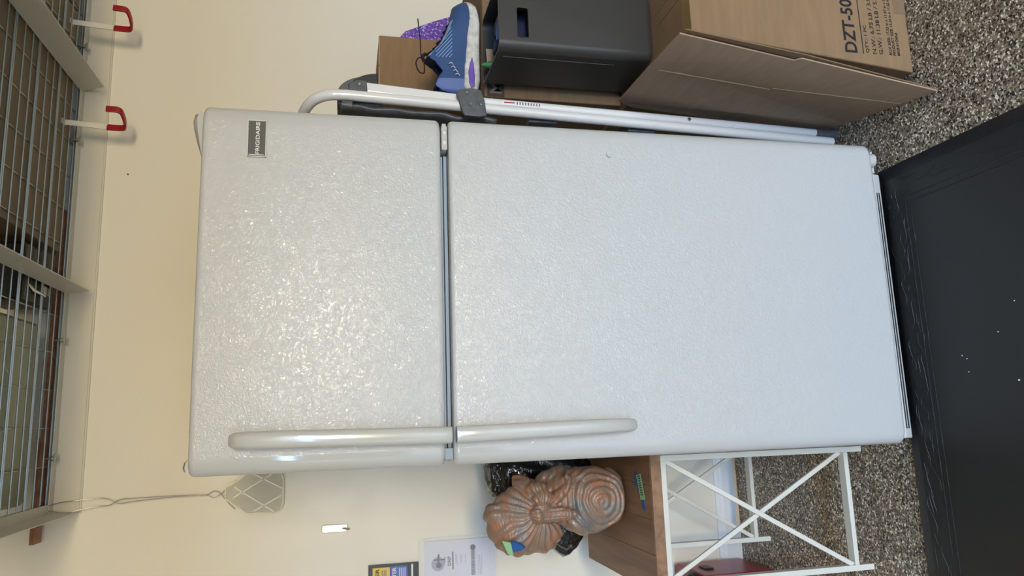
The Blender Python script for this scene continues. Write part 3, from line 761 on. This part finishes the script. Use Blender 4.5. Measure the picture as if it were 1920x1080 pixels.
for k in range(-30, 31):
    o = k*.0068
    for sg in (1,-1):
        for a, b in clip_line((-.49+o-.12, 1.66-.12*sg), (.24, .24*sg)):
            if (a[0]-b[0])**2+(a[1]-b[1])**2 > 1e-6: bm_bar(bm, (a[0],yw,a[1]), (b[0],yw,b[1]), .0024, .0012)
for a,b in (((-.550,1.60),(-.47,1.72)),((-.43,1.60),(-.50,1.72)),((-.545,1.66),(-.50,1.578)),((-.43,1.67),(-.48,1.578))):
    bm_bar(bm, (a[0],yw-.001,a[1]), (b[0],yw-.001,b[1]), .0034, .003)
done('net', bm, M['mesh_plastic'], fs)

# adhesive wall hook
M['hook_steel'] = mat('hook_nickel', s2l(190,188,184), .38, 1)
wh = root('wall_hook', (-.616,D,1.37), 'brushed nickel adhesive hook stuck alone on the wall', 'hook')
prism('backplate', rrect(-.6275,-.6035,1.376,1.4565,.007,5), 'y', D-.007, D-.0005, M['hook_steel'], wh, .0015)
tube('prong', smoothpath([(-.616,D-.007,1.392),(-.616,D-.014,1.386),(-.616,D-.024,1.374),(-.616,D-.032,1.372),(-.616,D-.036,1.382)],4), .0028, M['steel'], wh, 10)
tube('prong_base', [(-.616,D-.007,1.392),(-.616,D-.0095,1.392)], .0055, M['steel'], wh, 14)

# plastic sleeve of papers
sl = root('plastic_sleeve', (-.75,D,.9), 'clear plastic bag with printed DRIP sheet taped to the wall', 'bag')
R = []
bm = bmesh.new(); nx, nz = 14, 18; G = []
for i in range(nx+1):
    r = []
    for j in range(nz+1):
        x = -.90+.236*i/nx; z = .890+.262*j/nz
        cut = 0
        if i == nx and j == nz: x -= .012
        y = D-.009-.004*noise.noise(Vector((x*25,z*25,3)))-.003*math.sin(i/nx*PI)
        r.append(bm.verts.new((x,y,z)))
    G.append(r)
for i in range(nx):
    for j in range(nz): bm.faces.new((G[i][j],G[i+1][j],G[i+1][j+1],G[i][j+1]))
done('clear_film', bm, M['clear'], sl, 'all')
tube('sealed_edge', smoothpath([(-.90,D-.009,1.153),(-.680,D-.010,1.150),(-.667,D-.010,1.135),(-.664,D-.010,1.05),(-.666,D-.010,.95),(-.662,D-.010,.892)],3), .0012, M['clear'], sl, 6)
sp = box('printed_sheet', (-.90,-.676), (D-.004,D-.002), (.898,1.132), M['paper'], sl, 0)
Y = D-.0042
def disc(name, x, z, r, y, m, par, n=24):
    bm = bmesh.new(); a = [bm.verts.new((x+r*math.cos(2*PI*k/n),y,z+r*math.sin(2*PI*k/n))) for k in range(n)]; bm.faces.new(a); return done(name, bm, m, par)
disc('round_mark', -.748, 1.088, .022, Y, M['print_mid'], sp)
bm = bmesh.new(); bm_bar(bm, (-.750,Y,1.088), (-.718,Y-.0002,1.086), .006, .0006); bm_bar(bm, (-.735,Y,1.102), (-.735,Y,1.068), .004, .0006); bm_bar(bm, (-.744,Y,1.066), (-.728,Y,1.066), .003, .0006)
done('faucet_drawing', bm, M['print_grey'], sp)
disc('drawing_base', -.752, 1.086, .009, Y-.0004, M['print_grey'], sp)
text('lettering', 'DRIP', (-.755,-.726), (1.046,1.057), Y, M['print_grey'], sp, .02)
prism('dark_bar', rrect(-.768,-.712,1.0375,1.0415,.0019,3), 'y', Y-.0004, Y+.0006, M['print_grey'], sp, 0)
bm = bmesh.new()
for z,xa_,xb_ in ((1.030,-.748,-.720),(1.026,-.756,-.722),(1.014,-.752,-.722),(1.010,-.748,-.724),(.998,-.750,-.722),(.956,-.79,-.728),(.950,-.79,-.728),(.944,-.79,-.730)): bm_box(bm, (xa_,xb_), (Y-.0004,Y+.0004), (z-.0009,z+.0007))
done('small_print', bm, M['print_mid'], sp)
text('lettering', 'FOR NEW ROAD', (-.79,-.712), (.968,.977), Y, M['print_grey'], sp, .02)
bm = bmesh.new(); bm_box(bm, (-.79,-.706), (Y-.0001,Y+.0004), (.965,.980)); done('print_band', bm, M['print_mid'], sp)
disc('round_mark', -.703, .9725, .009, Y-.0003, M['print_grey'], sp)

bk = root('booklet', (-.82,D,1.15), 'black edged booklet with yellow and blue panels on wall at frame edge', 'booklet')
box('cover', (-.90,-.735), (D-.012,D-.0005), (1.152,1.311), M['booklet'], bk, .002)
Y = D-.0125
box('yellow_panel', (-.90,-.744), (Y-.0006,Y+.001), (1.244,1.298), M['yellow'], bk, 0)
box('blue_panel', (-.90,-.743), (Y-.0006,Y+.001), (1.188,1.242), M['blue'], bk, 0)
box('lower_strip', (-.90,-.740), (Y-.0004,Y+.001), (1.170,1.176), M['silver'], bk, 0)
text('lettering', 'IER', (-.776,-.747), (1.278,1.289), Y-.0008, M['ink'], bk, .02)
text('lettering', 'TER', (-.776,-.746), (1.224,1.236), Y-.0008, M['silver'], bk, .02)
bm = bmesh.new()
for z in (1.268,1.262,1.256): bm_box(bm, (-.79,-.752), (Y-.0010,Y), (z-.001,z+.001))
done('small_print', bm, M['print_grey'], bk)
bm = bmesh.new()
for z in (1.214,1.208,1.202,1.196): bm_box(bm, (-.79,-.748), (Y-.0010,Y), (z-.001,z+.001))
done('small_print', bm, M['silver'], bk)

# screw anchor mark on the wall
bm = bmesh.new(); bmesh.ops.create_icosphere(bm, subdivisions=2, radius=.003, matrix=Matrix.Translation((.537,D-.001,2.084)))
tag(done('wall_screw', bm, M['print_grey'], None, True), 'tiny screw head in the bare wall above the refrigerator', 'screw')

# ------------------------------------------------------------------ side table
tbx = root('side_table', (-.555,.52,0), 'side table with brown plank top and white metal X frame, left of refrigerator', 'table')
bm = bmesh.new()
tx = [-.735,-.640,-.5545,-.470,-.392]
for a, b in zip(tx, tx[1:]): bm_box(bm, (a+.0006,b-.0006), (.262,.792), (.597,.6250))
bm_box(bm, (-.734,-.393), (.264,.790), (.5975,.6235))
done('tabletop', bm, M['wood'], tbx, False, .001)
box('front_lip', (-.7355,-.3915), (.2565,.2620), (.5965,.6245), M['wood'], tbx, .001)
WM = M['white_metal']
for y in (.270,.762):
    for x in (-.712,-.403): box('leg', (x-.0075,x+.0075), (y-.012,y+.012), (0,.596), WM, tbx, .001)
    box('top_rail', (-.7045,-.4105), (y-.012,y+.012), (.582,.596), WM, tbx, .001)
    box('bottom_rail', (-.7045,-.4105), (y-.013,y+.013), (.045,.058), WM, tbx, .001)
    for (xa1,za1,xb1,zb1,dy) in ((-.704,.060,-.411,.581,-.004),(-.704,.581,-.411,.060,.004)):
        bar('cross_brace', (xa1,y+dy,za1), (xb1,y+dy,zb1), .012, .008, WM, tbx)
for x in (-.712,-.403): box('side_rail', (x-.007,x+.007), (.282,.750), (.583,.596), WM, tbx, .001)
# tapes
tp = prism('painters_tape', [(-.440,.362),(-.476,.372),(-.478,.352),(-.540,.312),(-.530,.304),(-.452,.330)], 'z', .6252, .6262, M['blue_tape'], None, 0)
tag(tp, 'strip of blue painters tape stuck on the brown table top', 'tape')
tgl = prism('price_tag', [(-.449,.352),(-.512,.330),(-.507,.300),(-.444,.322)], 'z', .6264, .6270, M['green_tag'], None, 0)
tag(tgl, 'pale green paper tag on blue tape on table top', 'tag')
bm = bmesh.new()
for k in range(9):
    u = k/9; x = -.452-.052*u; y = .344-.018*u
    bm_bar(bm, (x,y-.002,.6273), (x-.001+.003,y-.018+.001*(k%3),.6273), .0024, .0003, (0,0,1))
done('printed_digits', bm, M['ink'], tgl)

# ------------------------------------------------------------------ sculpture
sc = root('knotted_sculpture', (-.52,.47,.6255), 'mottled orange-brown knotted sculpture standing on the brown table top', 'sculpture')
bm = bmesh.new()
def blob(c, r, rot=(0,0,0)):
    from mathutils import Euler
    mtx = Matrix.Translation(c) @ Euler(rot).to_matrix().to_4x4() @ Matrix.Diagonal((*r,1))
    bmesh.ops.create_icosphere(bm, subdivisions=4, radius=1, matrix=mtx)
blob((-.518,.470,.716), (.088,.062,.091), (0,.12,0))       # lower lobe
blob((-.515,.470,.805), (.066,.045,.06)); blob((-.560,.470,.745), (.052,.05,.062)); blob((-.455,.470,.735), (.03,.045,.055))
blob((-.512,.470,.665), (.078,.056,.044))
blob((-.560,.465,.915), (.092,.055,.104), (0,-.32,0))       # upper lobe
blob((-.585,.462,.880), (.062,.050,.072), (0,.5,0))
blob((-.542,.462,.990), (.034,.034,.036))
blob((-.485,.470,.895), (.032,.040,.050), (0,.5,0))
blob((-.470,.480,.905), (.018,.022,.040), (0,.7,0))
blob((-.470,.470,.800), (.030,.040,.075), (0,-.5,0))         # shoulder
blob((-.452,.490,.812), (.026,.030,.060), (0,-.25,0))
blob((-.600,.462,.826), (.022,.030,.020), (0,-.5,0))
for k in range(22):                                           # knot and flaring tail
    t = k/21; rr = .011+.009*math.sin(t*PI)**.8
    blob((-.541-.006*t,.412+.004*math.sin(t*PI),.897-.105*t), (rr*1.15,.016,.014))
blob((-.543,.412,.888), (.024,.020,.018)); blob((-.522,.414,.872), (.018,.018,.022)); blob((-.500,.420,.872), (.024,.020,.026)); blob((-.478,.432,.885), (.020,.022,.030))
for k in range(18):
    t = k/17; rr = .015-.006*t
    blob((-.508+.058*t, .424+.008*t, .838-.045*math.sin(t*1.9)), (rr,rr,rr))
for k in range(40):                                           # raised swirl round the lower lobe
    a = 2*PI*k/40*.95+.6; blob((-.520+.064*math.cos(a), .428+.012*(math.cos(a)**2), .705+.062*math.sin(a)), (.010,.008,.010))
blob((-.520,.430,.705), (.030,.020,.030))
for v in bm.verts: 
    if v.co.z < .627: v.co.z = .627
for f in bm.faces: f.smooth = True
so = done('sculpture_body', bm, M['sculpt'], sc, 'all', recalc=False)
rm = so.modifiers.new('r','REMESH'); rm.mode = 'VOXEL'; rm.voxel_size = .0026; rm.use_smooth_shade = True
sm = so.modifiers.new('s','SMOOTH'); sm.iterations = 6; sm.factor = .5
bpy.context.view_layer.update()
nm = bpy.data.meshes.new_from_object(so.evaluated_get(bpy.context.evaluated_depsgraph_get())); so.modifiers.clear(); so.data = nm
oc = ORG[so]; nrm_ = [v.normal.copy() for v in nm.vertices]
for v, nn in zip(nm.vertices, nrm_):                          # carved folds: rings round the lower lobe, rays from the knot above
    p = v.co+oc; wob = noise.noise(p*14)*2.4+noise.noise(p*32)
    q1 = math.hypot(p.x+.520, (p.z-.705)*1.05); q2 = math.atan2(p.z-.872, p.x+.540)
    ring = math.sin(q1*2*PI/.0165+wob*1.5); ray = math.sin(q2*24+wob*1.6)*min(1, math.hypot(p.x+.54,p.z-.872)/.03)
    k = max(0, min(1, (p.z-.80)/.04)); h = ring*(1-k)*min(1, .35+q1/.06)+ray*k
    if .812 < p.z < .9 and p.y < .425 and -.56 < p.x < -.52: h = math.sin(p.x*2*PI/.009+wob)*.6
    if p.z > .632: v.co = v.co+nn*(h*.0019+.004*noise.noise(p*22))
tt = prism('painters_tape', [(-.606,.962),(-.640,.962),(-.632,.938),(-.622,.925),(-.612,.938)], 'y', .404, .412, M['blue_tape'], None, .0005)
tag(tt, 'blue tape patch stuck on the upper lobe of the sculpture', 'tape')
tt.rotation_euler = (-.25,0,-.5)
tq = prism('price_tag', [(-.604,.988),(-.640,.970),(-.644,.955),(-.606,.965)], 'y', .405, .409, M['green_tag'], None, .0003)
tag(tq, 'pale green tag above blue tape on the sculpture', 'tag'); tq.rotation_euler = (-.3,0,-.5)

# black plastic bag behind it
bm = bmesh.new(); bmesh.ops.create_icosphere(bm, subdivisions=5, radius=1)
for v in bm.verts:
    q = v.co.normalized()
    x = math.copysign(abs(q.x)**.45, q.x); z = math.copysign(abs(q.z)**.5, q.z)
    n1 = noise.noise(q*3.1)*.5 + abs(noise.noise(q*7.0))*.5
    pz = .803+z*.168; py = .700+q.y*.075
    tab = [(.62,-.60),(.70,-.69),(.745,-.708),(.80,-.66),(.90,-.56),(.98,-.512)]
    lx = tab[0][1]
    for (a0,b0),(a1,b1) in zip(tab, tab[1:]):
        if a0 <= pz <= a1: lx = b0+(b1-b0)*(pz-a0)/(a1-a0)
        elif pz > a1: lx = b1
    px = (lx-.384)/2 + x*(-.384-lx)/2
    k = .016*(n1-.2)
    v.co = Vector((min(-.386, px+q.x*k), py+q.y*k*1.5, max(.6275, pz+q.z*k)))
# lower-left lobe seen below the sculpture
tag(done('plastic_bag', bm, M['bag'], None, 'all'), 'glossy crumpled black plastic bag standing behind the sculpture', 'bag')

# red tool box partly out of frame
rb = root('tool_chest', (-.95,.78,0), 'red metal tool chest on the floor behind the side table', 'tool chest')
box('chest_body', (-1.20,-.800), (.70,.92), (.022,.27), M['paint_red'], rb, .008)
for x in (-1.16,-.84):
    for y in (.73,.89): tube('foot', [(x,y,0),(x,y,.022)], .012, M['black_plastic'], rb, 10)
box('latch', (-.7995,-.795), (.78,.83), (.20,.23), M['black_plastic'], rb, .001)
bt = root('black_cable', (-.80,.80,.27), 'short black coiled cable lying on the red tool chest', 'cable')
bm = bmesh.new(); bm_tube(bm, [(-.825+.022*math.cos(a),.76+.03*math.sin(a),.276+.001*a) for a in [2*PI*k/16 for k in range(40)]], .005, 8)
done('coil', bm, M['black_plastic'], bt, True)

# ------------------------------------------------------------------ ceiling lamps
def lamp(x, y, lab, sx=.6, sy=.3, e=60, col=(1,.86,.66)):
    l = root('ceiling_light', (x,y,H), lab, 'light', 'ceiling lights')
    box('housing', (x-sx/2-.02,x+sx/2+.02), (y-sy/2-.02,y+sy/2+.02), (H-.03,H-.0005), M['lamp'], l, .004)
    ld_ = bpy.data.lights.new('lamp_emitter','AREA'); ld_.shape = 'RECTANGLE'; ld_.size = sx; ld_.size_y = sy; ld_.energy = e; ld_.color = col
    o = bpy.data.objects.new('lamp_emitter', ld_); COL.objects.link(o); o.parent = l; o.location = (0,0,-.034)
lamp(1.3, -2.9, 'warm rectangular ceiling light nearer the refrigerator', e=5, col=(1,.80,.6))
lamp(-.5, -4.4, 'warm rectangular ceiling light nearer the garage door', e=5, sx=.5, sy=.25, col=(1,.80,.6))
def area(name, loc, rot, sx, sy, e, col):
    a = bpy.data.lights.new(name,'AREA'); a.shape = 'RECTANGLE'; a.size = sx; a.size_y = sy; a.energy = e; a.color = col
    o = bpy.data.objects.new(name, a); COL.objects.link(o); o.location = loc; o.rotation_euler = rot; return o
# daylight outside the open garage door: sky above, sunlit driveway glow below
area('sky_daylight', (-.2,-9.2,4.0), (math.radians(85),0,0), 10, 3.4, 4250, (.31,.575,1.0))
area('added_highlight_light', (.65,-9.0,1.66), (math.radians(90),0,0), 2.5, .8, 345, (1.0,.81,.51))  # added area light for the freezer door highlight; no facade stands there
area('driveway_glow', (.8,-7.6,.0), (math.radians(180-25),0,0), 5, 3.0, 10, (1.0,.90,.76))
w = bpy.data.worlds.new('sky'); SC.world = w; w.use_nodes = True
bg = w.node_tree.nodes['Background']; bg.inputs[0].default_value = (1,.92,.62,1); bg.inputs[1].default_value = .32
struct('driveway', (-8,9), (-16,YB), (-.14,-.04), mat('driveway_concrete', s2l(180,176,168), .8)).name = 'driveway'

# ------------------------------------------------------------------ camera (held sideways like the phone)
yaw, pitch, roll = CAMYPR = (0.18253, 0.22583, 0.00738)
fw = Vector((math.sin(yaw)*math.cos(pitch), math.cos(yaw)*math.cos(pitch), -math.sin(pitch)))
r0 = Vector((math.cos(yaw), -math.sin(yaw), 0)); u0 = r0.cross(fw)
r = math.cos(roll)*r0+math.sin(roll)*u0; u = -math.sin(roll)*r0+math.cos(roll)*u0
cd = bpy.data.cameras.new('camera'); cam = bpy.data.objects.new('camera', cd); COL.objects.link(cam)
X, Yc, Zc = -u, r, -fw
cam.matrix_world = Matrix(((X.x,Yc.x,Zc.x,-.2874),(X.y,Yc.y,Zc.y,-1.5163),(X.z,Yc.z,Zc.z,1.3865),(0,0,0,1)))
cd.sensor_width = 36; cd.lens = 36*1353.44/1920; cd.clip_start = .02
SC.camera = cam
vs_ = SC.view_settings; vs_.view_transform = 'Standard'; vs_.look = 'None'; vs_.gamma = 1; vs_.use_curve_mapping = False; vs_.exposure = .2
